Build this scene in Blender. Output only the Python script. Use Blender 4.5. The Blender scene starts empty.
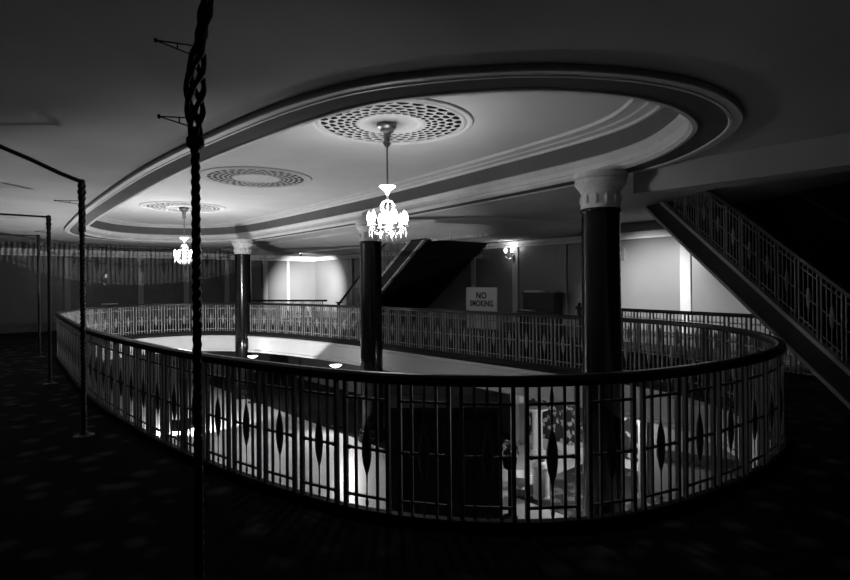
import bpy, bmesh, math, random
from mathutils import Vector, Matrix
random.seed(7)
C = bpy.context.scene.collection
PI = math.pi
UX, UY = -0.6606, 0.7507          # long axis of the well
NX, NY = 0.7507, 0.6606           # across the well, away from the camera

def P(u, n, z=0.0):
    return Vector((UX*u + NX*n, UY*u + NY*n, z))

# ------------------------------------------------------------------ materials
def mat(name, g, rough=0.6, spec=0.3, noise=0.0, scale=6.0, metal=0.0, bump=0.0, emit=0.0):
    m = bpy.data.materials.new(name); m.use_nodes = True
    nt = m.node_tree; b = nt.nodes['Principled BSDF']
    col = (g, g, g, 1)
    b.inputs['Base Color'].default_value = col
    b.inputs['Roughness'].default_value = rough
    b.inputs['Specular IOR Level'].default_value = spec
    b.inputs['Metallic'].default_value = metal
    if noise or bump:
        tc = nt.nodes.new('ShaderNodeTexCoord')
        nz = nt.nodes.new('ShaderNodeTexNoise')
        nz.inputs['Scale'].default_value = scale; nz.inputs['Detail'].default_value = 5
        nt.links.new(tc.outputs['Object'], nz.inputs['Vector'])
        if noise:
            r = nt.nodes.new('ShaderNodeMapRange')
            r.inputs['From Min'].default_value = 0.3; r.inputs['From Max'].default_value = 0.7
            r.inputs['To Min'].default_value = g*(1-noise); r.inputs['To Max'].default_value = min(1, g*(1+noise))
            nt.links.new(nz.outputs['Fac'], r.inputs['Value'])
            nt.links.new(r.outputs['Result'], b.inputs['Base Color'])
        if bump:
            bp = nt.nodes.new('ShaderNodeBump'); bp.inputs['Strength'].default_value = bump
            bp.inputs['Distance'].default_value = 0.02
            nt.links.new(nz.outputs['Fac'], bp.inputs['Height'])
            nt.links.new(bp.outputs['Normal'], b.inputs['Normal'])
    if emit:
        b.inputs['Emission Color'].default_value = (1, 1, 1, 1)
        b.inputs['Emission Strength'].default_value = emit
    return m

def carpet_mat():
    m = mat('patterned_carpet', 0.03, 1.0, 0.05)
    nt = m.node_tree; b = nt.nodes['Principled BSDF']
    tc = nt.nodes.new('ShaderNodeTexCoord')
    v = nt.nodes.new('ShaderNodeTexVoronoi'); v.inputs['Scale'].default_value = 4.2
    w = nt.nodes.new('ShaderNodeTexNoise'); w.inputs['Scale'].default_value = 5; w.inputs['Detail'].default_value = 4
    mx = nt.nodes.new('ShaderNodeMix'); mx.data_type = 'RGBA'; mx.inputs['Factor'].default_value = 0.12
    nt.links.new(tc.outputs['Object'], mx.inputs['A']); nt.links.new(w.outputs['Color'], mx.inputs['B'])
    nt.links.new(tc.outputs['Object'], w.inputs['Vector'])
    nt.links.new(mx.outputs['Result'], v.inputs['Vector'])
    r = nt.nodes.new('ShaderNodeValToRGB')
    e = r.color_ramp.elements
    e[0].position = 0.0; e[0].color = (0.06, 0.06, 0.06, 1)
    e[1].position = 0.42; e[1].color = (0.006, 0.006, 0.006, 1)
    k = e.new(0.22); k.color = (0.035, 0.035, 0.035, 1)
    nt.links.new(v.outputs['Distance'], r.inputs['Fac'])
    nt.links.new(r.outputs['Color'], b.inputs['Base Color'])
    return m

def floral_mat(name, lo, hi, scale):
    m = mat(name, 0.2, 0.7, 0.2)
    nt = m.node_tree; b = nt.nodes['Principled BSDF']
    tc = nt.nodes.new('ShaderNodeTexCoord')
    v = nt.nodes.new('ShaderNodeTexVoronoi'); v.inputs['Scale'].default_value = scale
    n2 = nt.nodes.new('ShaderNodeTexNoise'); n2.inputs['Scale'].default_value = scale*3; n2.inputs['Detail'].default_value = 3
    nt.links.new(tc.outputs['Object'], v.inputs['Vector']); nt.links.new(tc.outputs['Object'], n2.inputs['Vector'])
    ad = nt.nodes.new('ShaderNodeMath'); ad.operation = 'MULTIPLY_ADD'
    ad.inputs[1].default_value = 0.9; ad.inputs[2].default_value = -0.45
    nt.links.new(n2.outputs['Fac'], ad.inputs[0])
    s = nt.nodes.new('ShaderNodeMath'); s.operation = 'ADD'
    nt.links.new(v.outputs['Distance'], s.inputs[0]); nt.links.new(ad.outputs[0], s.inputs[1])
    r = nt.nodes.new('ShaderNodeValToRGB'); e = r.color_ramp.elements
    e[0].position = 0.32; e[0].color = (hi, hi, hi, 1)
    e[1].position = 0.44; e[1].color = (lo, lo, lo, 1)
    nt.links.new(s.outputs[0], r.inputs['Fac']); nt.links.new(r.outputs['Color'], b.inputs['Base Color'])
    return m

M = {
    'ceiling': mat('ceiling_plaster', 0.42, 0.9, 0.0, 0.10, 0.9, bump=0.05),
    'dome': mat('dome_plaster', 0.50, 0.9, 0.1, 0.05, 1.4),
    'light_paint': mat('cream_moulding_paint', 0.55, 0.6, 0.25, 0.06, 5),
    'grey_paint': mat('grey_frieze_paint', 0.12, 0.9, 0.0, 0.06, 3),
    'dark_paint': mat('dark_moulding_paint', 0.008, 0.9, 0.0, 0.1, 4),
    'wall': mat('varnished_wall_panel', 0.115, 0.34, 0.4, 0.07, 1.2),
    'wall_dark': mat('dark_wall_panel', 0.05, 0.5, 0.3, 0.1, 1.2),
    'pilaster': mat('painted_pilaster', 0.30, 0.5, 0.3, 0.05, 4),
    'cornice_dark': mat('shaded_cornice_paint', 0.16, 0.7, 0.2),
    'wood': mat('dark_polished_wood', 0.014, 0.3, 0.3, 0.25, 9),
    'bars': mat("painted_iron", 0.2, 0.6, 0.15, 0.08, 20),
    'iron': mat('black_wrought_iron', 0.012, 0.42, 0.4, 0.2, 30),
    'column': mat('black_polished_marble', 0.005, 0.16, 0.28),
    'capital': mat('cream_plaster_capital', 0.5, 0.7, 0.2, 0.12, 16, bump=0.25),
    'string': mat('dark_stair_string', 0.018, 0.5, 0.15, 0.1, 5),
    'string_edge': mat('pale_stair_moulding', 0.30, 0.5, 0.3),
    'plaster': mat('plaster_fascia', 0.48, 0.7, 0.2, 0.04, 2),
    'nosing': mat('dark_kerb_paint', 0.014, 0.6, 0.1),
    'marble': mat('pale_marble_floor', 0.6, 0.35, 0.4, 0.10, 1.5),
    'dark_floor': mat('dark_ground_carpet', 0.02, 0.9, 0.1, 0.3, 5),
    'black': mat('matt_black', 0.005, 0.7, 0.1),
    'grey_wall': mat('ground_grey_wall', 0.22, 0.6, 0.3, 0.08, 2),
    'white': mat('white_enamel', 0.8, 0.35, 0.4),
    'sign': mat('grey_signboard', 0.36, 0.6, 0.3, 0.05, 5),
    'letter': mat('black_sign_lettering', 0.012, 0.6, 0.2),
    'brass': mat('tarnished_brass', 0.25, 0.3, 0.5, metal=0.8),
    'crystal': mat('crystal_glass', 0.85, 0.08, 0.8),
    'bulb': mat('lit_bulb', 0.9, 0.4, 0.3, emit=14.0),
    'bowl': mat('lit_glass_bowl', 0.9, 0.4, 0.3, emit=3.0),
    'glow': mat('glowing_cut_glass', 0.9, 0.3, 0.4, emit=6.0),
    'globe': mat('fill_globe', 0.9, 0.4, 0.3, emit=300.0),
    'soft': mat('lit_frosted_shade', 0.9, 0.5, 0.3, emit=5.0),
    'dim': mat('faint_glow_shade', 0.9, 0.5, 0.3, emit=0.1),
    'paper': mat('white_paper', 0.75, 0.8, 0.1),
    'leaf': mat('dark_leaf', 0.05, 0.6, 0.3, 0.3, 12),
    'petal': mat('pale_petal', 0.75, 0.7, 0.2),
    'curtain': mat('grey_curtain_cloth', 0.2, 0.9, 0.1, 0.1, 6),
    'carpet': carpet_mat(),
    'floral': floral_mat('floral_wallpaper', 0.04, 0.6, 7.5),
    'floral_dark': floral_mat('floral_ground_carpet', 0.015, 0.10, 4.0),
}

# ------------------------------------------------------------------ helpers
def link(name, me, m=None, parent=None, loc=None):
    o = bpy.data.objects.new(name, me); C.objects.link(o)
    if m is not None and len(me.materials) == 0: me.materials.append(m)
    if parent is not None: o.parent = parent
    if loc is not None: o.location = loc
    return o

def obj(name, bm, m, parent=None, loc=None, smooth=False):
    bmesh.ops.recalc_face_normals(bm, faces=bm.faces[:])
    me = bpy.data.meshes.new(name); bm.to_mesh(me); bm.free()
    if smooth:
        for p in me.polygons: p.use_smooth = True
    return link(name, me, m, parent, loc)

def thing(name, label, cat, loc=(0, 0, 0), rotz=0.0, group=None):
    o = bpy.data.objects.new(name, None); C.objects.link(o)
    o.empty_display_size = 0.1
    o.location = loc; o.rotation_euler = (0, 0, rotz)
    o['label'] = label; o['category'] = cat
    if group: o['group'] = group
    return o

def tag(o, label, cat, group=None):
    o['label'] = label; o['category'] = cat
    if group: o['group'] = group
    return o

def struct(name, bm, m, smooth=False):
    o = obj(name, bm, m, smooth=smooth); o['kind'] = 'structure'; return o

def box(bm, x0, x1, y0, y1, z0, z1, mtx=None):
    vs = [bm.verts.new((x, y, z)) for x in (x0, x1) for y in (y0, y1) for z in (z0, z1)]
    for f in ((0,1,3,2),(4,6,7,5),(0,4,5,1),(2,3,7,6),(0,2,6,4),(1,5,7,3)):
        bm.faces.new([vs[i] for i in f])
    if mtx is not None: bmesh.ops.transform(bm, matrix=mtx, verts=vs)
    return vs

def bar(bm, a, b, r, seg=6, r2=None):
    a = Vector(a); b = Vector(b); d = (b-a)
    if d.length < 1e-6: return
    q = d.to_track_quat('Z', 'Y'); r2 = r if r2 is None else r2
    ra = []; rb = []
    for i in range(seg):
        t = 2*PI*i/seg
        ra.append(bm.verts.new(a + q @ Vector((r*math.cos(t), r*math.sin(t), 0))))
        rb.append(bm.verts.new(b + q @ Vector((r2*math.cos(t), r2*math.sin(t), 0))))
    for i in range(seg):
        j = (i+1) % seg
        bm.faces.new((ra[i], ra[j], rb[j], rb[i]))
    bm.faces.new(ra[::-1]); bm.faces.new(rb)

def tube(bm, pts, r, seg=6, closed=False):
    pts = [Vector(p) for p in pts]; n = len(pts); rings = []
    for i, p in enumerate(pts):
        if closed: d = pts[(i+1) % n] - pts[i-1]
        else: d = pts[min(i+1, n-1)] - pts[max(i-1, 0)]
        q = d.to_track_quat('Z', 'Y')
        rr = r[i] if isinstance(r, (list, tuple)) else r
        rings.append([bm.verts.new(p + q @ Vector((rr*math.cos(2*PI*k/seg), rr*math.sin(2*PI*k/seg), 0))) for k in range(seg)])
    for i in range(n if closed else n-1):
        A, B = rings[i], rings[(i+1) % n]
        for k in range(seg):
            j = (k+1) % seg
            bm.faces.new((A[k], A[j], B[j], B[k]))
    if not closed:
        bm.faces.new(rings[0][::-1]); bm.faces.new(rings[-1])

def lathe(bm, prof, seg=32, cx=0, cy=0, cap=True):
    rings = []
    for r, z in prof:
        rings.append([bm.verts.new((cx + r*math.cos(2*PI*k/seg), cy + r*math.sin(2*PI*k/seg), z)) for k in range(seg)])
    for A, B in zip(rings, rings[1:]):
        for k in range(seg):
            j = (k+1) % seg
            bm.faces.new((A[k], A[j], B[j], B[k]))
    if cap:
        bm.faces.new(rings[0][::-1]); bm.faces.new(rings[-1])

def ball(bm, c, rx, rz=None, seg=10, rings=6):
    rz = rx if rz is None else rz
    vs = bmesh.ops.create_uvsphere(bm, u_segments=seg, v_segments=rings, radius=1)['verts']
    for v in vs: v.co = Vector((v.co.x*rx + c[0], v.co.y*rx + c[1], v.co.z*rz + c[2]))

def prism(bm, poly, y0, y1, mtx=None):
    """poly in (x,z), extruded along y"""
    A = [bm.verts.new((x, y0, z)) for x, z in poly]; B = [bm.verts.new((x, y1, z)) for x, z in poly]
    n = len(poly)
    bm.faces.new(A); bm.faces.new(B[::-1])
    for i in range(n):
        j = (i+1) % n
        bm.faces.new((A[i], B[i], B[j], A[j]))
    if mtx is not None: bmesh.ops.transform(bm, matrix=mtx, verts=A+B)

def slab(bm, pts, z0, z1):
    A = [bm.verts.new((p[0], p[1], z0)) for p in pts]; B = [bm.verts.new((p[0], p[1], z1)) for p in pts]
    n = len(pts)
    bm.faces.new(A[::-1]); bm.faces.new(B)
    for i in range(n):
        j = (i+1) % n
        bm.faces.new((A[i], A[j], B[j], B[i]))

def clipz(poly, zmin, zmax):
    for s, lim in ((1, zmin), (-1, -zmax)):
        out = []
        for i in range(len(poly)):
            a, b = poly[i], poly[(i+1) % len(poly)]
            da, db = s*a[1]-lim, s*b[1]-lim
            if da >= 0: out.append(a)
            if da*db < 0:
                t = da/(da-db); out.append((a[0]+t*(b[0]-a[0]), a[1]+t*(b[1]-a[1])))
        poly = out
    return poly

def frame(d, s, o):
    """matrix with local x = d, y = s, z up at origin o (2d dirs)"""
    return Matrix(((d[0], s[0], 0, o[0]), (d[1], s[1], 0, o[1]), (0, 0, 1, o[2]), (0, 0, 0, 1)))

# ------------------------------------------------------------------ closed curves in plan
def closed_curve(ctrl, count, smooth=12):
    pts = [P(u, n) for u, n in ctrl]; n = len(pts); dense = []
    for i in range(n):
        p0, p1, p2, p3 = pts[i-1], pts[i], pts[(i+1) % n], pts[(i+2) % n]
        for k in range(30):
            t = k/30
            dense.append(0.5*((2*p1) + (p2-p0)*t + (2*p0-5*p1+4*p2-p3)*t*t + (3*p1-p0-3*p2+p3)*t**3))
    def resample(ps, m):
        L = [0]
        for i in range(len(ps)): L.append(L[-1] + (ps[(i+1) % len(ps)]-ps[i]).length)
        out = []; j = 0
        for k in range(m):
            s = L[-1]*k/m
            while L[j+1] < s: j += 1
            t = (s-L[j])/max(1e-9, L[j+1]-L[j])
            out.append(ps[j].lerp(ps[(j+1) % len(ps)], t))
        return out, L[-1]
    ps, _ = resample(dense, count)
    for _ in range(smooth):
        ps = [(ps[i-1] + ps[i]*2 + ps[(i+1) % len(ps)])/4 for i in range(len(ps))]
    ps, L = resample(ps, count)
    ctr = sum(ps, Vector())/len(ps)
    nor = []
    for i in range(count):
        t = (ps[(i+1) % count]-ps[i-1]).normalized(); q = Vector((-t.y, t.x, 0))
        if q.dot(ctr-ps[i]) < 0: q = -q
        nor.append(q)
    return ps, nor, L

def sweep(bm, ps, nor, prof, closed_prof=False):
    rows = [[bm.verts.new(p + q*d + Vector((0, 0, z))) for d, z in prof] for p, q in zip(ps, nor)]
    n = len(rows); m = len(prof)
    for i in range(n):
        A, B = rows[i], rows[(i+1) % n]
        for k in range(m if closed_prof else m-1):
            j = (k+1) % m
            bm.faces.new((A[k], A[j], B[j], B[k]))

RAIL = [(14.95,1.95),(12.0,1.72),(9.76,1.58),(8.28,1.54),(6.48,1.59),(5.3,1.68),(4.33,1.83),(3.28,2.09),(2.75,2.36),(2.2,2.85),
        (1.87,3.4),(1.70,4.05),(1.61,4.71),(1.6,5.3),(1.66,5.85),(1.85,6.4),(2.3,7.15),(2.97,7.8),(3.81,8.2),(4.8,8.36),(6.0,8.4),
        (8.0,8.4),(10.07,8.4),(12.2,8.38),(14.2,8.2),(16.3,7.8),(17.8,7.2),(18.7,6.35),(19.0,5.4),(19.0,4.5),(18.6,3.7),(17.9,3.05),(16.6,2.4)]
CEIL = [(18.0,2.42),(14.8,2.08),(12.2,1.93),(9.65,1.83),(7.73,1.79),(6.2,1.83),(4.9,1.91),(4.22,1.98),(3.49,2.13),(3.04,2.35),(2.5,2.75),(2.16,3.08),
        (1.92,3.46),(1.67,4.0),(1.57,4.64),(1.66,5.42),(1.89,5.93),(2.3,6.4),(2.8,6.85),(3.5,7.2),(4.8,7.45),(7.2,7.72),(9.6,7.95),(11.6,8.05),
        (15,8.15),(17.6,8.1),(19.2,7.6),(20.2,6.7),(20.6,5.5),(20.5,4.4),(19.8,3.4)]
rail_p, rail_n, rail_len = closed_curve(RAIL, 400)
ceil_p, ceil_n, _ = closed_curve(CEIL, 320)

U0, U1, N0, N1 = -3.0, 23.5, -5.0, 13.5       # the room in (u, n)
ZC = 3.112                                      # main ceiling
ZG = -2.1                                      # ground floor

def holed(bm, outer, hole, z, thick):
    es = []
    for loop in (outer, hole):
        vs = [bm.verts.new((p[0], p[1], z)) for p in loop]
        for i in range(len(vs)): es.append(bm.edges.new((vs[i], vs[(i+1) % len(vs)])))
    bmesh.ops.triangle_fill(bm, use_beauty=True, use_dissolve=False, edges=es)
    r = bmesh.ops.extrude_face_region(bm, geom=bm.faces[:])
    for g in r['geom']:
        if isinstance(g, bmesh.types.BMVert): g.co.z += thick

room = [P(U0, N0), P(U1, N0), P(U1, N1), P(U0, N1)]
bm = bmesh.new(); holed(bm, room, [p - q*0.05 for p, q in zip(rail_p, rail_n)], -0.55, 0.55)
struct('floor', bm, M['carpet'])
bm = bmesh.new(); holed(bm, room, [p + q*0.15 for p, q in zip(ceil_p, ceil_n)], ZC, 0.25)
struct('ceiling', bm, M['ceiling'])

def wall(name, a, b, z0, z1, t, m):
    a = Vector(a); b = Vector(b); d = (b-a).normalized(); s = Vector((-d.y, d.x, 0))
    bm = bmesh.new(); box(bm, 0, (b-a).length, 0, t, z0, z1, frame(d, s, (a.x, a.y, 0)))
    return struct(name, bm, m)
wall('wall_far', P(U0, N1), P(U1, N1), 0, ZC, -0.15, M['wall'])
wall('wall_end', P(U1, N1), P(U1, N0), 0, ZC, 0.15 * -1, M['wall'])
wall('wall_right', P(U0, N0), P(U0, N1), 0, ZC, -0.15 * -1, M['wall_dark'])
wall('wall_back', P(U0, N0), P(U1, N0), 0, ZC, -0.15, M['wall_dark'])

# kerb, fascia and ceiling ring
bm = bmesh.new(); sweep(bm, rail_p, rail_n, [(-0.045, 0.0), (-0.045, 0.05), (-0.035, 0.06), (0.02, 0.06), (0.03, 0.05), (0.05, 0.0), (0.085, -0.01), (0.085, -0.05), (0.06, -0.08)])
struct('trim_1', bm, M['nosing'])
bm = bmesh.new(); sweep(bm, rail_p, rail_n, [(0.06, -0.08), (0.075, -0.10), (0.075, -0.14), (0.045, -0.16), (0.045, -0.52), (0.07, -0.54), (0.07, -0.60), (-0.06, -0.60), (-0.06, -0.5)])
struct('trim_2', bm, M['plaster'])
rings = [
    ('trim_4', [(0.13, ZC+.02), (0.13, 3.07), (0.14, 3.062), (0.21, 3.062), (0.215, 3.055), (0.24, 3.055), (0.25, 3.068)], 'light_paint'),
    ('trim_5', [(0.25, 3.068), (0.26, 3.072), (0.50, 3.072)], 'grey_paint'),
    ('trim_6', [(0.50, 3.072), (0.51, 3.060), (0.55, 3.060), (0.565, 3.075), (0.585, 3.09), (0.585, 3.13), (0.56, 3.15), (0.56, 3.22), (0.60, 3.25), (0.64, 3.29), (0.62, 3.31)], 'light_paint'),
    ('trim_7', [(0.62, 3.31), (0.62, 3.54)], 'grey_paint'),
    ('trim_8', [(0.62, 3.54), (0.66, 3.54), (0.68, 3.57), (0.80, 3.575), (0.82, 3.59), (0.96, 3.595), (0.97, 3.58), (1.0, 3.58), (1.01, 3.62)], 'light_paint'),
]
for nm, pr, m in rings:
    bm = bmesh.new(); sweep(bm, ceil_p, ceil_n, pr); struct(nm, bm, M[m])
bm = bmesh.new()
vs = [bm.verts.new(p + q*0.55 + Vector((0, 0, 3.62))) for p, q in zip(ceil_p, ceil_n)]
bm.faces.new(vs)
r = bmesh.ops.extrude_face_region(bm, geom=bm.faces[:])
for g in r['geom']:
    if isinstance(g, bmesh.types.BMVert): g.co.z += 0.1
struct('ceiling_dome', bm, M['dome'])

# beam along the column line to the right, and the dropped soffit by the stair head
bm = bmesh.new(); slab(bm, [P(-3, 7.05), P(3.75, 7.05), P(3.75, 7.5), P(-3, 7.5)], 2.78, ZC)
struct('trim_9', bm, M['ceiling'])
def rounded(u_end, n_front, r):
    pts = [P(23.4, n_front), P(u_end + r, n_front)]
    for k in range(1, 9):
        t = PI/2*k/8
        pts.append(P(u_end + r - r*math.sin(t), n_front + r - r*math.cos(t)))
    pts += [P(u_end, 13.45), P(23.4, 13.45)]
    return pts
top = rounded(8.1, 8.9, 1.6); bot = rounded(8.9, 10.9, 1.0)
bm = bmesh.new()
Z_ = [bm.verts.new((p.x, p.y, ZC)) for p in top]; A = [bm.verts.new((p.x, p.y, ZC-.07)) for p in top]; B = [bm.verts.new((p.x, p.y, 2.88)) for p in bot]
bm.faces.new(Z_); bm.faces.new(B[::-1])
for i in range(len(A)):
    j = (i+1) % len(A); bm.faces.new((A[i], B[i], B[j], A[j])); bm.faces.new((Z_[i], A[i], A[j], Z_[j]))
struct('ceiling_soffit', bm, M['ceiling'])
bm = bmesh.new()
for k in range(120):
    u = 9.9 + k*0.11; p = P(u, 10.9)
    box(bm, -0.03, 0.03, -0.03, 0.05, 2.83, 2.89, frame((UX, UY), (NX, NY), (p.x, p.y, 0)))
struct('trim_10', bm, M['light_paint'])

# wall trim: cornice bands, pilaster strips, baseboards
tn = 11
def trim(a, b, z0, z1, t, m, name=None):
    global tn
    a = Vector(a); b = Vector(b); d = (b-a).normalized(); s = Vector((-d.y, d.x, 0))
    bm = bmesh.new(); L = (b-a).length
    pr = [(0, z0), (t, z0), (t, z0+0.3*(z1-z0)), (0.7*t, z0+0.5*(z1-z0)), (t*1.1, z1-0.15*(z1-z0)), (t*1.1, z1), (0, z1)]
    mt = frame(d, s, (a.x, a.y, 0))
    A = [bm.verts.new((0, y, z)) for y, z in pr]; B = [bm.verts.new((L, y, z)) for y, z in pr]
    bm.faces.new(A); bm.faces.new(B[::-1])
    for i in range(len(pr)):
        j = (i+1) % len(pr); bm.faces.new((A[i], B[i], B[j], A[j]))
    bmesh.ops.transform(bm, matrix=mt, verts=bm.verts[:])
    nm = name or 'trim_%d' % tn
    if not name: tn += 1
    return struct(nm, bm, m)
NF, UE = N1, U1
trim(P(U0, NF), P(U1, NF), 2.68, 2.86, 0.10, M['light_paint'])
trim(P(U1, NF), P(U1, N0), 2.66, 2.90, 0.10, M['light_paint'])
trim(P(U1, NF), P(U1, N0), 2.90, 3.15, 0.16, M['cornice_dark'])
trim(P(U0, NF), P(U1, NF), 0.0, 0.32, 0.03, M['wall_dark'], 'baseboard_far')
trim(P(U1, NF), P(U1, N0), 0.0, 0.32, 0.03, M['grey_paint'], 'baseboard_end')
def ray(x): return (x-427)/550.0
def pil_far(x, w, z1=2.69):
    k = ray(x); Y = NF/(k*NX+NY); u = UX*k*Y+UY*Y
    trim_box(P(u-w/2, NF-0.05), P(u+w/2, NF-0.05), P(u+w/2, NF), P(u-w/2, NF), z1)
def pil_end(x, w, z1=2.67):
    k = ray(x); Y = UE/(k*UX+UY); n = NX*k*Y+NY*Y
    trim_box(P(UE-0.05, n-w/2), P(UE-0.05, n+w/2), P(UE, n+w/2), P(UE, n-w/2), z1)
def trim_box(a, b, c, d, z1):
    global tn
    bm = bmesh.new(); slab(bm, [a, b, c, d], 0.32, z1)
    e = [x for x in bm.edges if abs(x.verts[0].co.z-x.verts[1].co.z) > 1]
    bmesh.ops.bevel(bm, geom=e, offset=0.012, segments=1, affect='EDGES', profile=0.5)
    struct('trim_%d' % tn, bm, M['pilaster']); tn += 1
for x, w in ((352, .18), (474, .2), (516, .24), (564, .24), (686, .26)): pil_far(x, w)
for x, w in ((67, .2), (140.5, .2), (186, .2), (226.5, .2), (265, .22), (288, .14)): pil_end(x, w)

# ------------------------------------------------------------------ balustrades
ZK = 0.06
def panel_meshes(p):
    h = p*0.4
    bm = bmesh.new()
    for s in (-1, 1): box(bm, s*h-0.014, s*h+0.014, -0.014, 0.014, ZK, 0.93)
    for k in (-1, 1): box(bm, k*h/2-0.009, k*h/2+0.009, -0.008, 0.008, ZK, 0.93)
    for z in (0.80, 0.455, 0.13): box(bm, -h, h, -0.007, 0.007, z, z+0.018)
    for s in (-1, 1):
        for z in (0.464,): ball(bm, (s*(h-0.03), 0, z), 0.017, None, 6, 4)
    me = bpy.data.meshes.new('baluster_panel'); bmesh.ops.recalc_face_normals(bm, faces=bm.faces[:]); bm.to_mesh(me); bm.free()
    me.materials.append(M['bars'])
    bm = bmesh.new()
    lathe(bm, [(.007, ZK), (.014, .10), (.007, .13), (.006, .22), (.008, .29), (.018, .32), (.030, .365), (.038, .42), (.039, .464), (.037, .51), (.028, .565), (.015, .61), (.007, .64), (.006, .72), (.007, .80), (.015, .85), (.007, .90), (.007, .93)], 8)
    for v in bm.verts: v.co.y *= 0.5
    m2 = bpy.data.meshes.new('spindle'); bm.to_mesh(m2); bm.free(); m2.materials.append(M['bars'])
    return me, m2
HR = [(-0.035, 0.925), (-0.045, 0.95), (-0.04, 0.98), (-0.02, 0.995), (0.02, 0.995), (0.04, 0.98), (0.045, 0.95), (0.035, 0.925)]

NP = 100
base = rail_p[0].copy(); base.z = 0
bal = thing('balustrade', 'long oval iron balustrade with dark handrail running round the open well', 'railing', base)
bm = bmesh.new(); sweep(bm, [p-base for p in rail_p], rail_n, HR, True)
obj('handrail', bm, M['wood'], bal, smooth=False)
pm, sm = panel_meshes(rail_len/NP)
per = len(rail_p)/NP
for k in range(NP):
    i0 = int(k*per) % 400; i1 = int((k+1)*per) % 400
    a, b = rail_p[i0], rail_p[i1]; c = rail_p[int((k+.5)*per) % 400]
    d = (b-a)
    o = link('baluster_panel', pm, None, bal, c-base); o.rotation_euler = (0, 0, math.atan2(d.y, d.x))
    s = link('spindle', sm, None, o)

def straight_rail(a, b, label, posts=(0, 1)):
    a = Vector((a[0], a[1], 0)); b = Vector((b[0], b[1], 0)); L = (b-a).length; n = max(1, round((L-0.1)/0.42)); p = (L-0.1)/n
    d = (b-a).normalized()
    t = thing('balustrade', label, 'railing', a, math.atan2(d.y, d.x))
    bm = bmesh.new(); prism(bm, [(0, 0), (1, 0)] and [(y, z) for y, z in HR], -0.08, L+0.08, Matrix.Rotation(-PI/2, 4, 'Z'))
    obj('handrail', bm, M['wood'], t)
    bm = bmesh.new(); box(bm, 0, L, -0.06, 0.06, 0, ZK); obj('kerb', bm, M['nosing'], t)
    me, s2 = panel_meshes(p)
    for k in range(n):
        o = link('baluster_panel', me, None, t, (0.05+(k+.5)*p, 0, 0)); link('spindle', s2, None, o)
    for x in [(0.02, L-0.02)[k] for k in posts]:
        bm = bmesh.new(); box(bm, x-0.04, x+0.04, -0.04, 0.04, 0, 0.93); ball(bm, (x, 0, 1.03), 0.05, 0.06, 10, 6)
        obj('newel_post', bm, M['wood'], t)
    return t
straight_rail((3.67, 13.3), (6.3, 8.62), 'straight balustrade behind the right end of the oval well, below the right-hand staircase')
straight_rail(P(20.9, 8.75), P(17.95, 10.7), 'short straight balustrade beside the brightly lit far corner, behind the farthest column', ())

# ------------------------------------------------------------------ columns
def column(x, Y, label):
    k = ray(x); t = thing('column', label, 'column', (k*Y, Y, ZG), 0, 'columns along the far side of the well')
    bm = bmesh.new(); lathe(bm, [(.34, 0), (.34, .12), (.31, .14), (.32, .18), (.30, .24), (.265, .28)], 40); obj('base', bm, M['column'], t, smooth=False)
    bm = bmesh.new(); lathe(bm, [(.262, .28), (.262, 2.0), (.252, 4.62), (.268, 4.63), (.268, 4.67), (.252, 4.68)], 48); obj('shaft', bm, M['column'], t, smooth=True)
    z = 4.68
    bm = bmesh.new()
    lathe(bm, [(.262, z), (.262, z+.02), (.255, z+.03), (.255, z+.20), (.262, z+.22), (.285, z+.26), (.32, z+.30), (.34, z+.33), (.34, z+.38), (.325, z+.385), (.36, z+.41), (.36, z+.45), (.36, z+.475)], 48)
    o = obj('capital', bm, M['capital'], t, smooth=False)
    for k2 in range(12):
        a = 2*PI*k2/12
        bm = bmesh.new() if k2 == 0 else bm
        c = (0.255*math.cos(a), 0.255*math.sin(a), z+.12)
        ball(bm, c, 0.03, 0.07, 6, 4)
    obj('leaf_ornament', bm, M['capital'], o)
column(601.2, 7.5, 'nearest black marble column with pale capital, beside the right-hand staircase')
column(371, 13.0, 'middle black marble column with pale capital, behind the lit chandelier')
column(243, 18.0, 'farthest black marble column with pale capital, left of the bright corner')

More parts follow.
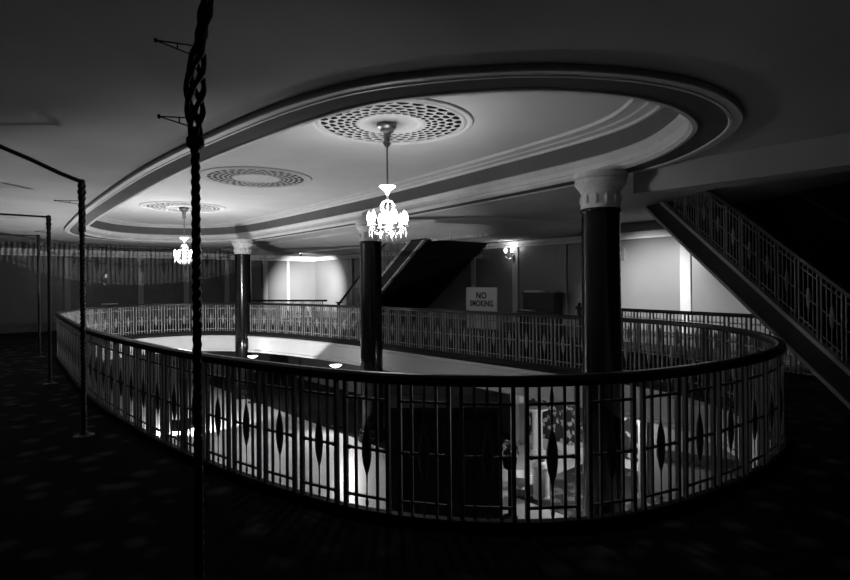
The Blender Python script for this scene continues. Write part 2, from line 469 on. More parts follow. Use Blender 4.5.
# ------------------------------------------------------------------ ceiling rosettes and chandeliers
ROS = [(-0.43, 6.96), (-3.22, 10.45), (-6.3, 14.3)]
def rosette(x, y, label):
    t = thing('ceiling_rosette', label, 'ceiling rose', (x, y, 3.62), 0, 'pierced roses in the domed ceiling')
    bm = bmesh.new(); lathe(bm, [(0.02, -.004), (.9, -.004), (.9, 0), (0.02, 0)], 48); obj('backing', bm, M['black'], t)
    bm = bmesh.new()
    R = [0.43, 0.505, 0.59, 0.685, 0.785, 0.89]; N = 30
    for i in range(len(R)-1):
        r0, r1 = R[i], R[i+1]; off = 0.5*(i % 2)
        for k in range(N):
            a0 = 2*PI*(k+off)/N; da = 2*PI/N
            pol = lambda r, a: Vector((r*math.cos(a), r*math.sin(a), 0))
            out = [pol(r0, a0), pol(r0, a0+da/2), pol(r0, a0+da), pol((r0+r1)/2, a0+da), pol(r1, a0+da), pol(r1, a0+da/2), pol(r1, a0), pol((r0+r1)/2, a0)]
            w0 = r1-r0; m_ = a0+da/2
            inn = [pol(r0+.12*w0, m_-.14*da), pol(r0+.08*w0, m_), pol(r0+.12*w0, m_+.14*da), pol(r0+.58*w0, m_+.45*da), pol(r0+.90*w0, m_+.36*da), pol(r0+.94*w0, m_), pol(r0+.90*w0, m_-.36*da), pol(r0+.58*w0, m_-.45*da)]
            lo_ = [bm.verts.new(v + Vector((0, 0, -.018))) for v in out]; li = [bm.verts.new(v + Vector((0, 0, -.021))) for v in inn]
            hi = [bm.verts.new(v + Vector((0, 0, -.016))) for v in inn]
            for q in range(8):
                q2 = (q+1) % 8
                bm.faces.new((lo_[q], lo_[q2], li[q2], li[q])); bm.faces.new((li[q], li[q2], hi[q2], hi[q]))
    bmesh.ops.remove_doubles(bm, verts=bm.verts[:], dist=1e-4)
    obj('pierced_grille', bm, M['dome'], t)
    bm = bmesh.new(); lathe(bm, [(.885, -.004), (.885, -.016), (.90, -.022), (.93, -.022), (.945, -.014), (.965, -.012), (.99, -.024), (1.02, -.024), (1.035, -.012), (1.04, -.001), (.885, -.004)], 64, cap=False); obj('rim', bm, M['dome'], t, smooth=False)
    bm = bmesh.new(); lathe(bm, [(.43, -.005), (.43, -.018), (.41, -.024), (.37, -.024), (.35, -.018), (.33, -.010), (.20, -.010), (.0, -.010)], 48, cap=False); obj('boss', bm, M['dome'], t)
    return t
rosette(*ROS[0], 'pierced plaster ceiling rose nearest the camera, with the large lit chandelier under it')
rosette(*ROS[1], 'pierced plaster ceiling rose in the middle of the dome, with no lamp hung from it')
rosette(*ROS[2], 'pierced plaster ceiling rose at the far end, above the distant chandelier')

def chandelier(x, y, label, power):
    t = thing('chandelier', label, 'chandelier', (x, y, 3.61), 0, 'crystal chandeliers under the dome')
    bm = bmesh.new(); lathe(bm, [(.0, -.0), (.13, -.01), (.12, -.05), (.09, -.07), (.085, -.11), (.05, -.13), (.04, -.22), (.055, -.25), (.02, -.30)], 20, cap=False); obj('canopy', bm, M['brass'], t)
    bm = bmesh.new(); bar(bm, (0, 0, -.28), (0, 0, -.83), .012, 8); obj('rod', bm, M['brass'], t)
    bm = bmesh.new(); lathe(bm, [(.02, -.79), (.10, -.785), (.105, -.795), (.06, -.83), (.03, -.86), (.015, -.90)], 24); obj('dish', bm, M['glow'], t)
    bm = bmesh.new(); lathe(bm, [(.015, -.88), (.012, -.96), (.03, -.98), (.012, -1.0), (.012, -1.16), (.04, -1.20), (.055, -1.27), (.04, -1.34), (.02, -1.38), (.03, -1.42), (.004, -1.49)], 14); obj('stem', bm, M['crystal'], t)
    for k in range(8):
        a = 2*PI*k/8
        bm = bmesh.new(); tube(bm, [(math.cos(a)*r, math.sin(a)*r, z) for r, z in ((.012, -.96), (.06, -.98), (.095, -1.04), (.085, -1.09), (.04, -1.14), (.012, -1.15))], .006, 5)
        obj('crown_loop', bm, M['crystal'], t)
    for k in range(10):
        a = 2*PI*(k+.3)/10; ca, sa = math.cos(a), math.sin(a)
        bm = bmesh.new(); tube(bm, [(ca*r, sa*r, z) for r, z in ((.03, -1.34), (.09, -1.38), (.16, -1.39), (.22, -1.34), (.235, -1.30))], .007, 6)
        lathe(bm, [(.01, -1.31), (.045, -1.295), (.04, -1.285), (.012, -1.285)], 10, ca*.235, sa*.235)
        ar = obj('arm', bm, M['crystal'], t)
        bm = bmesh.new(); lathe(bm, [(.010, -1.285), (.014, -1.25), (.026, -1.215), (.030, -1.19), (.022, -1.15), (.004, -1.11)], 10, ca*.235, sa*.235)
        obj('candle_bulb', bm, M['bulb'], ar)
        bm = bmesh.new(); lathe(bm, [(.002, -1.31), (.006, -1.33), (.003, -1.35), (.012, -1.38), (.010, -1.41), (.001, -1.44)], 6, ca*.235, sa*.235)
        obj('crystal_drop', bm, M['crystal'], ar)
        bm = bmesh.new()
        lathe(bm, [(.002, -1.38), (.016, -1.41), (.013, -1.44), (.001, -1.48)], 6, math.cos(a+.3)*.12, math.sin(a+.3)*.12)
        obj('crystal_pendant', bm, M['crystal'], t)
    l = bpy.data.lights.new('chandelier_light', 'POINT'); l.energy = power; l.shadow_soft_size = 0.09
    lo = bpy.data.objects.new('chandelier_light', l); C.objects.link(lo); lo.location = (x, y, 2.43)
    return t
chandelier(-0.49, 6.95, 'large lit crystal chandelier hanging from the near ceiling rose, in front of the middle column', 105)
chandelier(-6.3, 14.3, 'small distant lit crystal chandelier hanging from the far ceiling rose, left of the farthest column', 125)

# ------------------------------------------------------------------ twisted iron posts with arms and brackets
def twist_post(x, y, ztop, label, arm, brackets, rz=0, bend=0.0, thick=1.0, bulge=0.024):
    t = thing('twisted_post', label, 'post', (x, y, 0), rz, 'twisted iron posts before the balustrade')
    zs = 2.19
    bm = bmesh.new()
    for s in range(3):
        pts = []
        for k in range(300):
            z = 0.04 + (zs-0.04)*k/299; a = 2*PI*(z/0.13) + 2*PI*s/3
            pts.append((0.0098*thick*math.cos(a), 0.0098*thick*math.sin(a), z))
        tube(bm, pts, 0.0098*thick, 6)
    obj('twisted_shaft', bm, M['iron'], t, smooth=True)
    bm = bmesh.new(); lathe(bm, [(.10, 0), (.10, .015), (.05, .03), (.03, .06)], 20); obj('foot', bm, M['iron'], t)
    bm = bmesh.new(); lathe(bm, [(.022, zs-.03), (.036, zs-.015), (.036, zs+.015), (.022, zs+.03)], 14); obj('collar', bm, M['iron'], t)
    bm = bmesh.new()
    for s in range(4):
        pts = []
        for k in range(40):
            f = k/39; z = zs + (ztop-zs)*f; a = 2*PI*f*1.7 + 2*PI*s/4
            r = 0.010*thick + bulge*max(0, math.sin(PI*min(1, f/0.62)))**0.9 if f < .62 else 0.012*thick + 0.006*math.sin(PI*(f-.62)/.38)
            pts.append((r*math.cos(a) + bend*max(0, f-.3)**1.5, r*math.sin(a), z))
        tube(bm, pts, [0.0125*thick+.0022*math.sin(k*1.3) for k in range(40)], 6)
    obj('braided_basket', bm, M['iron'], t, smooth=True)
    bm = bmesh.new(); lathe(bm, [(.02, ztop-.03), (.034, ztop-.02), (.034, ztop+.02), (.01, ztop+.03)], 12, bend*.585)
    if arm: tube(bm, [Vector((bend*.585, 0, ztop))] + [Vector(p) for p in arm], 0.022 if len(arm) > 1 else .016, 8)
    obj('top_arm', bm, M['iron'], t)
    for z, L in brackets:
        bm = bmesh.new(); e = Vector((-NX*L, -NY*L, z+0.03*0))
        bar(bm, (0, 0, z+.02), e, .003, 5); bar(bm, (0, 0, z-.022), e, .003, 5)
        m1 = e*0.45 + Vector((0, 0, z+.02))*0.55; m2 = e*0.45 + Vector((0, 0, z-.022))*0.55
        bar(bm, m1, m2, .003, 5); ball(bm, e, .007, .010, 8, 5)
        obj('bracket', bm, M['iron'], t)
    return t
n_ = Vector((-NX, -NY, 0))
twist_post(-0.955, 2.28, 2.88, 'nearest twisted black iron post, tall in front of the near balustrade', [n_*0.5+Vector((0, 0, 2.9))], [(2.27, .14), (2.57, .15)], 0, .14)
twist_post(-3.65, 5.83, 2.70, 'second twisted black iron post from the camera, its top arm rising to the left', [n_*0.2+Vector((0, 0, 2.77)), n_*0.45+Vector((0, 0, 2.88)), n_*0.9+Vector((0, 0, 3.05))], [(2.48, .24)], thick=1.45, bulge=.004)
twist_post(-6.14, 8.94, 2.72, 'third twisted black iron post, standing left of the second post', [n_*0.9+Vector((0, 0, 2.72))], [(2.48, .18)], thick=1.4, bulge=.004)
twist_post(-8.68, 12.3, 2.72, 'farthest twisted black iron post at the left edge, left of the others', [n_*0.9+Vector((0, 0, 2.72))], [(2.48, .18)], thick=1.4, bulge=.004)

# ------------------------------------------------------------------ staircases
def staircase(B, d, s, w, m, hs, zmax, label, rail_h=0.88, newel=True, wall_side=True):
    t = thing('staircase', label, 'stairs', (B[0], B[1], 0))
    Mx = frame(d, s, (0, 0, 0))
    L = (zmax)/m
    zu = lambda a: m*a
    for b0 in (0.0, w-0.06):
        bm = bmesh.new(); poly = clipz([(-hs/m, 0), (0, 0), (L, zmax), (L, zmax+hs), (L-hs/m, zmax), (-hs/m, 0)][0:0] + [(-hs/m, zu(-hs/m)+hs), (0, 0), (L+1, zu(L+1)), (L+1, zu(L+1)+hs)], 0.0, zmax)
        prism(bm, poly, b0, b0+0.06, Mx); st = obj('string', bm, M['string'], t)
        bm = bmesh.new()
        for o0, o1 in ((0.0, 0.06), (hs-0.05, hs+0.02)):
            poly = clipz([(-hs/m, zu(-hs/m)+o0), (L+1, zu(L+1)+o0), (L+1, zu(L+1)+o1), (-hs/m, zu(-hs/m)+o1)], 0.0, zmax)
            prism(bm, poly, b0-0.02, b0+0.08, Mx)
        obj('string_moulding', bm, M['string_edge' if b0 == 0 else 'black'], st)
    bm = bmesh.new(); poly = clipz([(0.1, zu(.1)+.01), (L+1, zu(L+1)+.01), (L+1, zu(L+1)+.05), (0.04, zu(.04)+.05)], 0.0, zmax)
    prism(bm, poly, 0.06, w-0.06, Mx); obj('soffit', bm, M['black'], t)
    rise = 0.17; tread = rise/m; k = 1
    while True:
        z = k*rise; a0 = -hs/m*0.75 + (k-1)*tread
        if z > zmax-0.1: break
        bm = bmesh.new(); box(bm, a0-0.02, a0+tread, 0.06, w-0.06, z-0.03, z, Mx); box(bm, a0, a0+0.02, 0.06, w-0.06, max(0, z-rise), z-0.03, Mx)
        obj('step', bm, M['dark_floor'], t); k += 1
    for b in (0.03, w-0.03):
        bm = bmesh.new(); o0 = hs+rail_h
        ps = [(-hs/m-0.05, zu(-hs/m-.05)+o0), (L+1, zu(L+1)+o0), (L+1, zu(L+1)+o0+.06), (-hs/m-0.05, zu(-hs/m-.05)+o0+.06)]
        poly = clipz(ps, 0.0, zmax)
        prism(bm, poly, b-0.035, b+0.035, Mx); obj('handrail', bm, M['wood'], t)
        if b > 0.1 and wall_side: continue
        p = 0.36; a = -hs/m + 0.12
        while zu(a)+hs < zmax-0.25:
            bm = bmesh.new(); bm2 = bmesh.new()
            def vbar(bmx, ac, r, za, zb):
                zb = min(zb, zmax-0.005)
                if zb > za: box(bmx, ac-r, ac+r, b-r, b+r, za, zb, Mx)
            for dx, r in ((0.02, .011), (0.095, .006), (0.17, .006), (0.245, .006), (0.32, .011)):
                ac = a+dx; vbar(bm, ac, r, zu(ac)+hs, zu(ac)+o0)
            for o in (0.10, 0.44, 0.78):
                poly = clipz([(a+.02, zu(a+.02)+hs+o), (a+.32, zu(a+.32)+hs+o), (a+.32, zu(a+.32)+hs+o+.018), (a+.02, zu(a+.02)+hs+o+.018)], 0, zmax-.005)
                if len(poly) > 2: prism(bm, poly, b-.006, b+.006, Mx)
            pn = obj('baluster_panel', bm, M['bars'], t)
            ac = a+.17; zc = zu(ac)+hs+.45
            if zc+.15 < zmax:
                ball(bm2, (0, 0, 0), .036, .15, 8, 6)
                for v in bm2.verts: v.co = Mx @ Vector((ac+v.co.x, b+v.co.y*.5, zc+v.co.z))
                obj('spindle', bm2, M['bars'], pn)
            else: bm2.free()
            a += p
        if newel:
            bm = bmesh.new(); box(bm, -hs/m-0.12, -hs/m-0.03, b-.045, b+.045, 0, o0+zu(-hs/m-.05)+.05, Mx)
            box(bm, -hs/m-0.16, -hs/m+0.01, b-.075, b+.075, o0+zu(-hs/m-.05)+.05, o0+zu(-hs/m-.05)+.09, Mx)
            obj('newel_post', bm, M['wood'], t)
    return t
staircase(P(16.1, 10.6), (-UX, -UY), (NX, NY), 2.7, 0.72, 0.5, 2.86, 'far staircase rising to the right behind the middle column, beside the bright corner')
dr = Vector((-0.136, 0.991)).normalized()
staircase((5.12, 6.62), dr, (dr.y, -dr.x), 1.7, 0.654, 0.45, 3.13, 'near staircase at the right edge of the photo, descending towards the camera')
# black partition added on the far side of the near stair to darken its background
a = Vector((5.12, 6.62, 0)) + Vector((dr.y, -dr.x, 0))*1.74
wall('wall_stair_backdrop', a + Vector((dr.x, dr.y, 0))*-1.2, a + Vector((dr.x, dr.y, 0))*1.4, 0, ZC, -0.1, M['black'])
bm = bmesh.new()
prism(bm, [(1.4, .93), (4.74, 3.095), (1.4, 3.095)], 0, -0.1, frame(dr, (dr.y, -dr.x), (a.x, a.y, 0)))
struct('wall_stair_backdrop_upper', bm, M['black'])

# ------------------------------------------------------------------ NO SMOKING sign
def far_pt(x, n):
    k = ray(x); Y = n/(k*NX+NY); return Vector((k*Y, Y, 0))
sp = far_pt(481.5, 8.62)
sg = thing('no_smoking_sign', 'grey NO SMOKING board standing behind the far handrail, below the double wall lamp', 'sign', (sp.x, sp.y, 0), math.atan2(-UY, -UX))
bm = bmesh.new(); box(bm, -.43, .43, -.012, .012, .62, 1.47); obj('board', bm, M['sign'], sg)
bm = bmesh.new()
for x0, x1, z0, z1 in ((-.445, -.425, .61, 1.485), (.425, .445, .61, 1.485), (-.425, .425, 1.465, 1.485), (-.425, .425, .61, .63)): box(bm, x0, x1, -.018, .018, z0, z1)
obj('frame', bm, M['sign'], sg)
for x in (-.35, .35):
    bm = bmesh.new(); box(bm, x-.015, x+.015, .014, .03, 0.0, 1.2); box(bm, x-.015, x+.015, -.05, .15, 0, .02); obj('leg', bm, M['iron'], sg)
def lettering(txt, size, x, z, parent, sx=1.0):
    cu = bpy.data.curves.new('lettering', 'FONT'); cu.body = txt; cu.size = size; cu.align_x = 'CENTER'; cu.extrude = 0.002; cu.offset = size*0.03; cu.space_character = 1.1
    tmp = bpy.data.objects.new('lettering_curve', cu); C.objects.link(tmp)
    bpy.context.view_layer.update()
    me = bpy.data.meshes.new_from_object(tmp.evaluated_get(bpy.context.evaluated_depsgraph_get()))
    bpy.data.objects.remove(tmp); me.name = 'lettering'; me.materials.clear()
    o = link('lettering', me, M['letter'], parent, (x, -.0145, z)); o.rotation_euler = (PI/2, 0, 0); o.scale = (sx, 1, 1)
    return o
lettering('NO', .185, 0, 1.25, sg, 1.0)
lettering('SMOKING', .175, 0, 1.085, sg, .80)

# ------------------------------------------------------------------ wall lamps
def sconce(x, Z, label, lit, wallside='far', power=0, arms=2):
    k = ray(x)
    if wallside == 'far':
        Y = (N1-.06)/(k*NX+NY); rz = math.atan2(-UY, -UX)
    else:
        Y = (U1-.06)/(k*UX+UY); rz = math.atan2(NY, NX)
    t = thing('wall_sconce', label, 'wall lamp', (k*Y, Y, Z), rz, 'wall lamps')
    bm = bmesh.new(); box(bm, -.05, .05, -.02, .05, -.35, -.02); ball(bm, (0, -.02, -.18), .06, .08, 10, 6); obj('back_plate', bm, M['brass'], t)
    xs = (-.16, .1) if arms == 2 else (0,)
    for dx in xs:
        bm = bmesh.new(); tube(bm, [(0, -.03, -.2), (dx*.5, -.14, -.27), (dx, -.2, -.2), (dx, -.2, -.10)], .012, 6); lathe(bm, [(.015, -.11), (.05, -.09), (.04, -.075), (.012, -.075)], 10, dx, -.2)
        ar = obj('arm', bm, M['brass'], t)
        bm = bmesh.new(); lathe(bm, [(.015, -.075), (.045, -.04), (.055, .0), (.045, .05), (.015, .08)], 14, dx, -.2); obj('shade', bm, lit, ar)
    if power:
        l = bpy.data.lights.new('sconce_light', 'POINT'); l.energy = power; l.shadow_soft_size = .08
        lo = bpy.data.objects.new('sconce_light', l); C.objects.link(lo)
        off = (Vector((NX, NY, 0)) if wallside == 'far' else Vector((UX, UY, 0)))
        lo.location = Vector((k*Y, Y, Z+.06)) - off*.27
sconce(514, 2.58, 'double-armed lit wall lamp on the pilaster above and right of the NO SMOKING sign', M['soft'], 'far', 7)
sconce(621.5, 2.5, 'wall lamp half hidden by the right edge of the nearest column', M['dim'], 'far', 0, 1)
sconce(105, 1.95, 'unlit wall lamp low on the far left wall, left of the distant chandelier', M['dim'], 'end', 0, 1)  # faint shade emission stands in for a highlight on the unlit glass

# ceiling spotlights that wash the walls
def spot(loc, target, energy, size, blend, label, soft=.05, fixture=True):
    loc = Vector(loc); target = Vector(target); d = (target-loc).normalized()
    if fixture:
        t = thing('ceiling_spotlight', label, 'spotlight', loc - Vector((0, 0, 0)), 0)
        bm = bmesh.new(); q = d.to_track_quat('Z', 'Y')
        vs0 = len(bm.verts); lathe(bm, [(.03, -.12), (.055, -.10), (.06, .0), (.055, .0), (.045, -.06)], 14, cap=False)
        bmesh.ops.transform(bm, matrix=q.to_matrix().to_4x4(), verts=bm.verts[:]); obj('can', bm, M['black'], t)
        bm = bmesh.new(); lathe(bm, [(.044, -.07), (.044, -.06)], 14); bmesh.ops.transform(bm, matrix=q.to_matrix().to_4x4(), verts=bm.verts[:]); obj('lens', bm, M['soft'], t)
        bm = bmesh.new(); bar(bm, -d*.08, (-d*.08) + Vector((0, 0, (3.09 if loc.z > 0 else -.56)-loc.z)), .01, 6); obj('stem', bm, M['black'], t)
    l = bpy.data.lights.new('spot_light', 'SPOT'); l.energy = energy; l.spot_size = size; l.spot_blend = blend; l.shadow_soft_size = soft
    o = bpy.data.objects.new('spot_light', l); C.objects.link(o); o.location = loc + d*.02
    o.rotation_euler = (-d).to_track_quat('Z', 'Y').to_euler()
cs = Vector((-5.04, 22.0, 2.76))
spot(cs, P(23.45, 13.45, 0.75), 5200, 1.2, 1.0, 'small black ceiling spotlight aimed into the bright far corner')
s2 = Vector((3.8, 12.0, 2.7))
spot(s2, (5.75, 13.98, 0.9), 1500, 1.35, 1.0, 'small black ceiling spotlight washing the pale wall behind the nearest column')

spot((7.0, 10.8, 2.7), (7.75, 11.6, .6), 600, 2.0, 1.0, 'small black ceiling spotlight added out of sight behind the right-hand staircase to brighten the wall')  # unseen extra spotlight, added to brighten the wall beyond the stair
# ------------------------------------------------------------------ furniture on the mezzanine
cp = far_pt(541, 13.05)
cb = thing('cabinet', 'dark upright cabinet with a ledge against the far wall, right of the lit wall lamp', 'cabinet', (cp.x, cp.y, 0), math.atan2(-UY, -UX))
bm = bmesh.new(); box(bm, -.55, .55, -.15, .25, 0, 1.24); obj('body', bm, M['wood'], cb)
bm = bmesh.new(); box(bm, -.58, .58, -.18, .27, 1.24, 1.28); obj('top', bm, M['wood'], cb)
bm = bmesh.new(); box(bm, -.56, .56, -.42, -.15, .70, .76); obj('ledge', bm, M['wood'], cb)
for x in (-.5, .5):
    bm = bmesh.new(); box(bm, x-.04, x+.04, -.40, -.32, 0, .70); obj('leg', bm, M['wood'], cb)
bm = bmesh.new()
for k in range(3): box(bm, -.5, .02+.05*k, -.14, .14, .0+.02*k, .018+.02*k, Matrix.Rotation(.06*k, 4, 'Z'))
o = obj('paper_stack', bm, M['paper'], None, (cp.x, cp.y, 1.281)); o.rotation_euler = (0, 0, math.atan2(-UY, -UX)); tag(o, 'flat stack of white papers on the dark cabinet by the far wall', 'papers')
bm = bmesh.new(); box(bm, -.5, -.05, -.40, -.20, 0, .015)
o = obj('open_book', bm, M['paper'], None, (cp.x, cp.y, .761)); o.rotation_euler = (0, 0, math.atan2(-UY, -UX)); tag(o, 'pale sheet lying on the ledge of the dark cabinet', 'papers')
t = thing('side_table', 'small round pale-topped table by the far left wall, showing just above the far handrail', 'table', (-11.2, 19.4, 0))
bm = bmesh.new(); lathe(bm, [(.0, .93), (.26, .93), (.27, .945), (.26, .96), (.0, .96)], 28, cap=False); obj('table_top', bm, M['white'], t)
bm = bmesh.new(); lathe(bm, [(.2, 0), (.18, .03), (.03, .06), (.03, .93)], 18); obj('pedestal', bm, M['wood'], t)

# ------------------------------------------------------------------ ground floor
G = [P(-2, -2), P(22, -2), P(22, 7.35), P(-2, 7.35)]
bm = bmesh.new(); slab(bm, G, ZG-.1, ZG); struct('floor_ground', bm, M['marble'])
bm = bmesh.new(); slab(bm, [P(8.3, 7.35), P(22, 7.35), P(22, 13), P(8.3, 13)], ZG-.1, ZG); struct('floor_ground_carpet', bm, M['dark_floor'])
bm = bmesh.new(); slab(bm, [P(-2, 7.35), P(6.3, 7.35), P(6.3, 13), P(-2, 13)], ZG-.1, ZG); struct('floor_ground_pattern', bm, M['floral_dark'])
bm = bmesh.new(); slab(bm, [P(6.3, 7.35), P(8.3, 7.35), P(8.3, 13), P(6.3, 13)], ZG-.1, ZG); struct('floor_ground_aisle', bm, M['marble'])
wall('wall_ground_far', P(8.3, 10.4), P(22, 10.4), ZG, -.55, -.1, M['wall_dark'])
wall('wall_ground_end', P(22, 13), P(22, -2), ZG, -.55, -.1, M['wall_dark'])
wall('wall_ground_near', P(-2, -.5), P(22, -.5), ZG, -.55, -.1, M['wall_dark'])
# floral lower wall with white skirting
wall('wall_ground_floral', P(1.2, 10.2), P(8.3, 10.2), ZG, -.55, -.1, M['floral'])
a = P(8.3, 10.1); b = P(1.2, 10.1)
wall('baseboard_ground', a, b, ZG, ZG+.16, -.06*-1, M['white'])
bm = bmesh.new(); c = far_pt(516.5, 9.9); box(bm, -.13, .13, -.1, .1, ZG, -.56, frame((-UX, -UY), (NX, NY), (c.x, c.y, 0))); struct('trim_40', bm, M['white'])

# dark kiosk in the well
kb = thing('kiosk', 'tall black kiosk standing on the lower floor, seen through the near balustrade', 'kiosk', (.22, 8.1, ZG))
bm = bmesh.new(); box(bm, -.80, .79, -.3, .5, .08, 1.86); obj('body', bm, M['black'], kb)
bm = bmesh.new(); box(bm, -.84, .83, -.34, .54, 1.86, 1.93); obj('top', bm, M['black'], kb)
bm = bmesh.new(); box(bm, -.77, .76, -.27, .47, 0, .08); obj('plinth', bm, M['black'], kb)
for x in (-.4, .39):
    bm = bmesh.new(); box(bm, x-.34, x+.34, -.315, -.3, .2, 1.7); obj('panel', bm, M['black'], kb)

def px(x, y, Y): # world point on the ray of a photo pixel at depth Y
    return Vector(((x-427)/550*Y, Y, 1.6 - (y-282.5+.009*(x-427))*Y/550))
p = px(539.5, 495, 9.4)
t = thing('ash_urn', 'white cylindrical ash urn on the lower floor, seen through the near balustrade', 'urn', (p.x, p.y, ZG))
bm = bmesh.new(); lathe(bm, [(.14, 0), (.145, .03), (.135, .06), (.135, .50), (.15, .52), (.15, .55), (.12, .60), (.06, .63)], 24); obj('body', bm, M['white'], t)
bm = bmesh.new(); lathe(bm, [(.055, .63), (.06, .66), (.0, .68)], 16, cap=False); obj('lid', bm, M['brass'], t)
p = px(536, 452, 11.9)
t = thing('pedestal_stand', 'white pedestal with a round flat top on the lower floor, beside the floral wall', 'stand', (p.x, p.y, ZG))
bm = bmesh.new(); lathe(bm, [(.17, 0), (.17, .06), (.12, .08), (.11, .85), (.13, .90)], 20); obj('post', bm, M['white'], t)
bm = bmesh.new(); lathe(bm, [(.13, .90), (.24, .94), (.25, .98), (.0, .985)], 24, cap=False); obj('top', bm, M['white'], t)
p = px(519, 480, 9.9)
t = thing('planter_bowl', 'low white rounded bowl on the lower floor, left of the ash urn', 'bowl', (p.x, p.y, ZG))
bm = bmesh.new(); lathe(bm, [(.12, 0), (.10, .04), (.19, .14), (.21, .24), (.19, .25), (.15, .18), (.0, .12)], 24, cap=False); obj('bowl', bm, M['white'], t)
# flowers in a stand beside the kiosk
p = px(508, 500, 8.6)
t = thing('flower_stand', 'dark stand of pale flowers beside the black kiosk on the lower floor', 'flowers', (p.x, p.y, ZG))
bm = bmesh.new(); lathe(bm, [(.12, 0), (.12, .03), (.03, .05), (.03, .75), (.10, .80), (.12, .95), (.11, .95), (.0, .9)], 18, cap=False); obj('pot', bm, M['black'], t)
bm = bmesh.new(); rr = random.Random(3)
for k in range(40):
    a = rr.random()*2*PI; r = rr.random()*.16; z = .95+rr.random()*.22
    c = Vector((r*math.cos(a), r*math.sin(a), z)); bar(bm, (0, 0, .88), c, .004, 4)
    q = Matrix.Translation(c) @ Matrix.Rotation(a, 4, 'Z') @ Matrix.Rotation(rr.uniform(.3, 1.3), 4, 'Y') @ Matrix.Diagonal((.05, .02, .006, 1))
    vs = bmesh.ops.create_uvsphere(bm, u_segments=6, v_segments=4, radius=1)['verts']; bmesh.ops.transform(bm, matrix=q, verts=vs)
obj('foliage', bm, M['leaf'], t)
bm = bmesh.new()
for k in range(16):
    a = rr.random()*2*PI; r = .03+rr.random()*.13; z = 1.10+rr.random()*.12
    for j in range(5):
        b2 = 2*PI*j/5; ball(bm, (r*math.cos(a)+.018*math.cos(b2), r*math.sin(a)+.018*math.sin(b2), z), .015, .012, 6, 4)
obj('blossoms', bm, M['petal'], t)

# uplighter bowls on stands near the fascia
def torchiere(x, y, Y, label, power):
    p = px(x, y, Y); t = thing('torchiere', label, 'floor lamp', (p.x, p.y, ZG), 0, 'uplighter lamps on the lower floor'); z = p.z-ZG
    bm = bmesh.new(); lathe(bm, [(.16, 0), (.16, .02), (.05, .05), (.02, .09), (.018, z-.08), (.04, z-.06)], 18); obj('stand', bm, M['iron'], t)
    bm = bmesh.new(); lathe(bm, [(.03, z-.07), (.10, z-.05), (.16, z), (.15, z), (.09, z-.035), (.0, z-.04)], 24, cap=False); obj('bowl', bm, M['bowl'], t)
    l = bpy.data.lights.new('torchiere_light', 'POINT'); l.energy = power; l.shadow_soft_size = .05
    o = bpy.data.objects.new('torchiere_light', l); C.objects.link(o); o.location = p + Vector((0, 0, .06))
torchiere(335, 365, 14.2, 'uplighter with glowing bowl on the lower floor, just left of the middle column', 4)
torchiere(252, 356, 17.2, 'uplighter with glowing bowl on the lower floor, at the foot of the farthest column', 6)

spot((-2.0, 13.9, -.72), (-3.3, 11.6, -2.1), 130, 2.0, .6, 'small black spotlight added under the lower ceiling to brighten the pale marble floor', fixture=True)  # extra spotlight added to light the marble floor
# grey panelled partition on the right of the lower floor
a = px(637, 400, 9.6); b = px(760, 400, 8.6)
wall('wall_ground_right', (a.x, a.y, 0), (b.x, b.y, 0), ZG, -.56, .1, M['grey_wall'])
d = Vector((b.x-a.x, b.y-a.y, 0)).normalized(); s = Vector((d.y, -d.x, 0))
bm = bmesh.new(); box(bm, .3, 2.6, .0, .05, -1.42, -1.28, frame(d, s, (a.x, a.y, 0))); struct('trim_41', bm, M['wall_dark'])
bm = bmesh.new(); box(bm, .0, .14, .0, .03, ZG, -.6, frame(d, s, (a.x, a.y, 0))); struct('trim_42', bm, M['pilaster'])

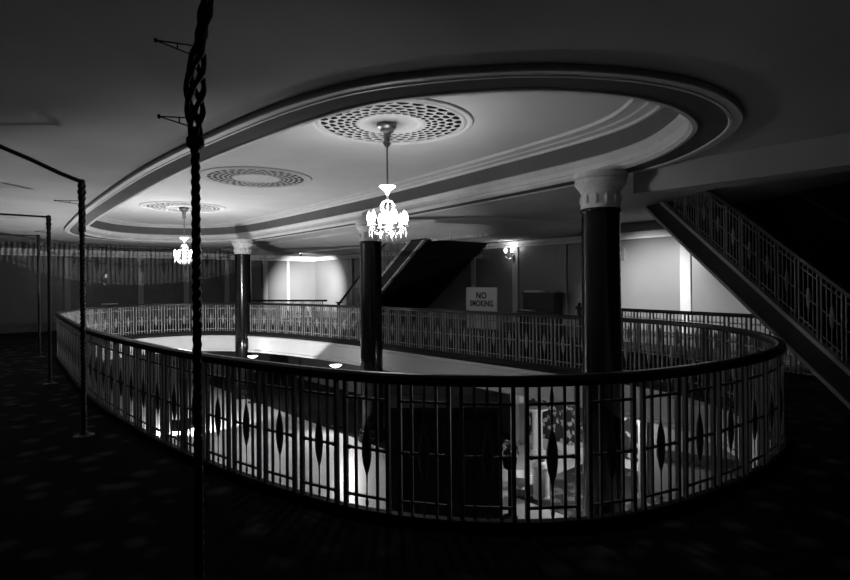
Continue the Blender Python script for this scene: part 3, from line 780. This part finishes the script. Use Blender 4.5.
# floodlight on the lower floor that throws the balustrade shadows on the end wall
fl = Vector((-5.95, 13.27, -1.72))
t = thing('floodlight', 'small black floodlight on the lower floor, pointing at the far end of the well', 'floodlight', (fl.x, fl.y, ZG))
ang = 1.283
bm = bmesh.new()
Mr = Matrix.Rotation(ang, 4, 'Z')
box(bm, -.14, .28, -.16, -.14, .2, .475, Mr); box(bm, -.16, -.14, -.16, .16, .2, .475, Mr); box(bm, -.14, .10, -.16, .16, .2, .215, Mr)
obj('housing', bm, M['black'], t)
bm = bmesh.new(); box(bm, -.12, .12, -.1, .1, 0, .02, Mr); bar(bm, (0, 0, .02), (0, 0, .2), .015, 8); obj('stand', bm, M['black'], t)
bm = bmesh.new(); ball(bm, (0, 0, .325), .03, .04, 10, 8); obj('lamp', bm, M['soft'], t)
l = bpy.data.lights.new('flood_light', 'POINT'); l.energy = 900; l.shadow_soft_size = .006
o = bpy.data.objects.new('flood_light', l); C.objects.link(o); o.location = fl

# globe lamp added as fill for the lower floor, unseen behind the nearest column
lp = Vector((3.07, 9.6, -.82))
t = thing('fill_lamp', 'round globe lamp added under the lower ceiling as fill light, unseen behind the nearest column', 'lamp', (lp.x, lp.y, lp.z))
bm = bmesh.new(); lathe(bm, [(.07, .245), (.06, .22), (.012, .20), (.012, .09), (.04, .08)], 14); obj('stem', bm, M['brass'], t)
bm = bmesh.new(); ball(bm, (0, 0, 0), .085, .085, 14, 10); obj('globe', bm, M['globe'], t)
# ------------------------------------------------------------------ world, camera, view
w = bpy.data.worlds.new('world'); bpy.context.scene.world = w; w.use_nodes = True
w.node_tree.nodes['Background'].inputs['Color'].default_value = (1, 1, 1, 1)
w.node_tree.nodes['Background'].inputs['Strength'].default_value = 0.0
cam = bpy.data.cameras.new('camera'); co = bpy.data.objects.new('camera', cam); C.objects.link(co)
cam.sensor_width = 36; cam.lens = 36*550/850
cam.shift_x = -2/850; cam.shift_y = -7.5/850; cam.clip_start = .05; cam.clip_end = 200
co.matrix_world = Matrix.Translation((0, 0, 1.6)) @ Matrix.Rotation(PI/2, 4, 'X') @ Matrix.Rotation(-0.009, 4, 'Z')
sc = bpy.context.scene; sc.camera = co
vs = sc.view_settings; vs.view_transform = 'Standard'; vs.look = 'None'; vs.gamma = 1; vs.use_curve_mapping = False; vs.exposure = 0.0
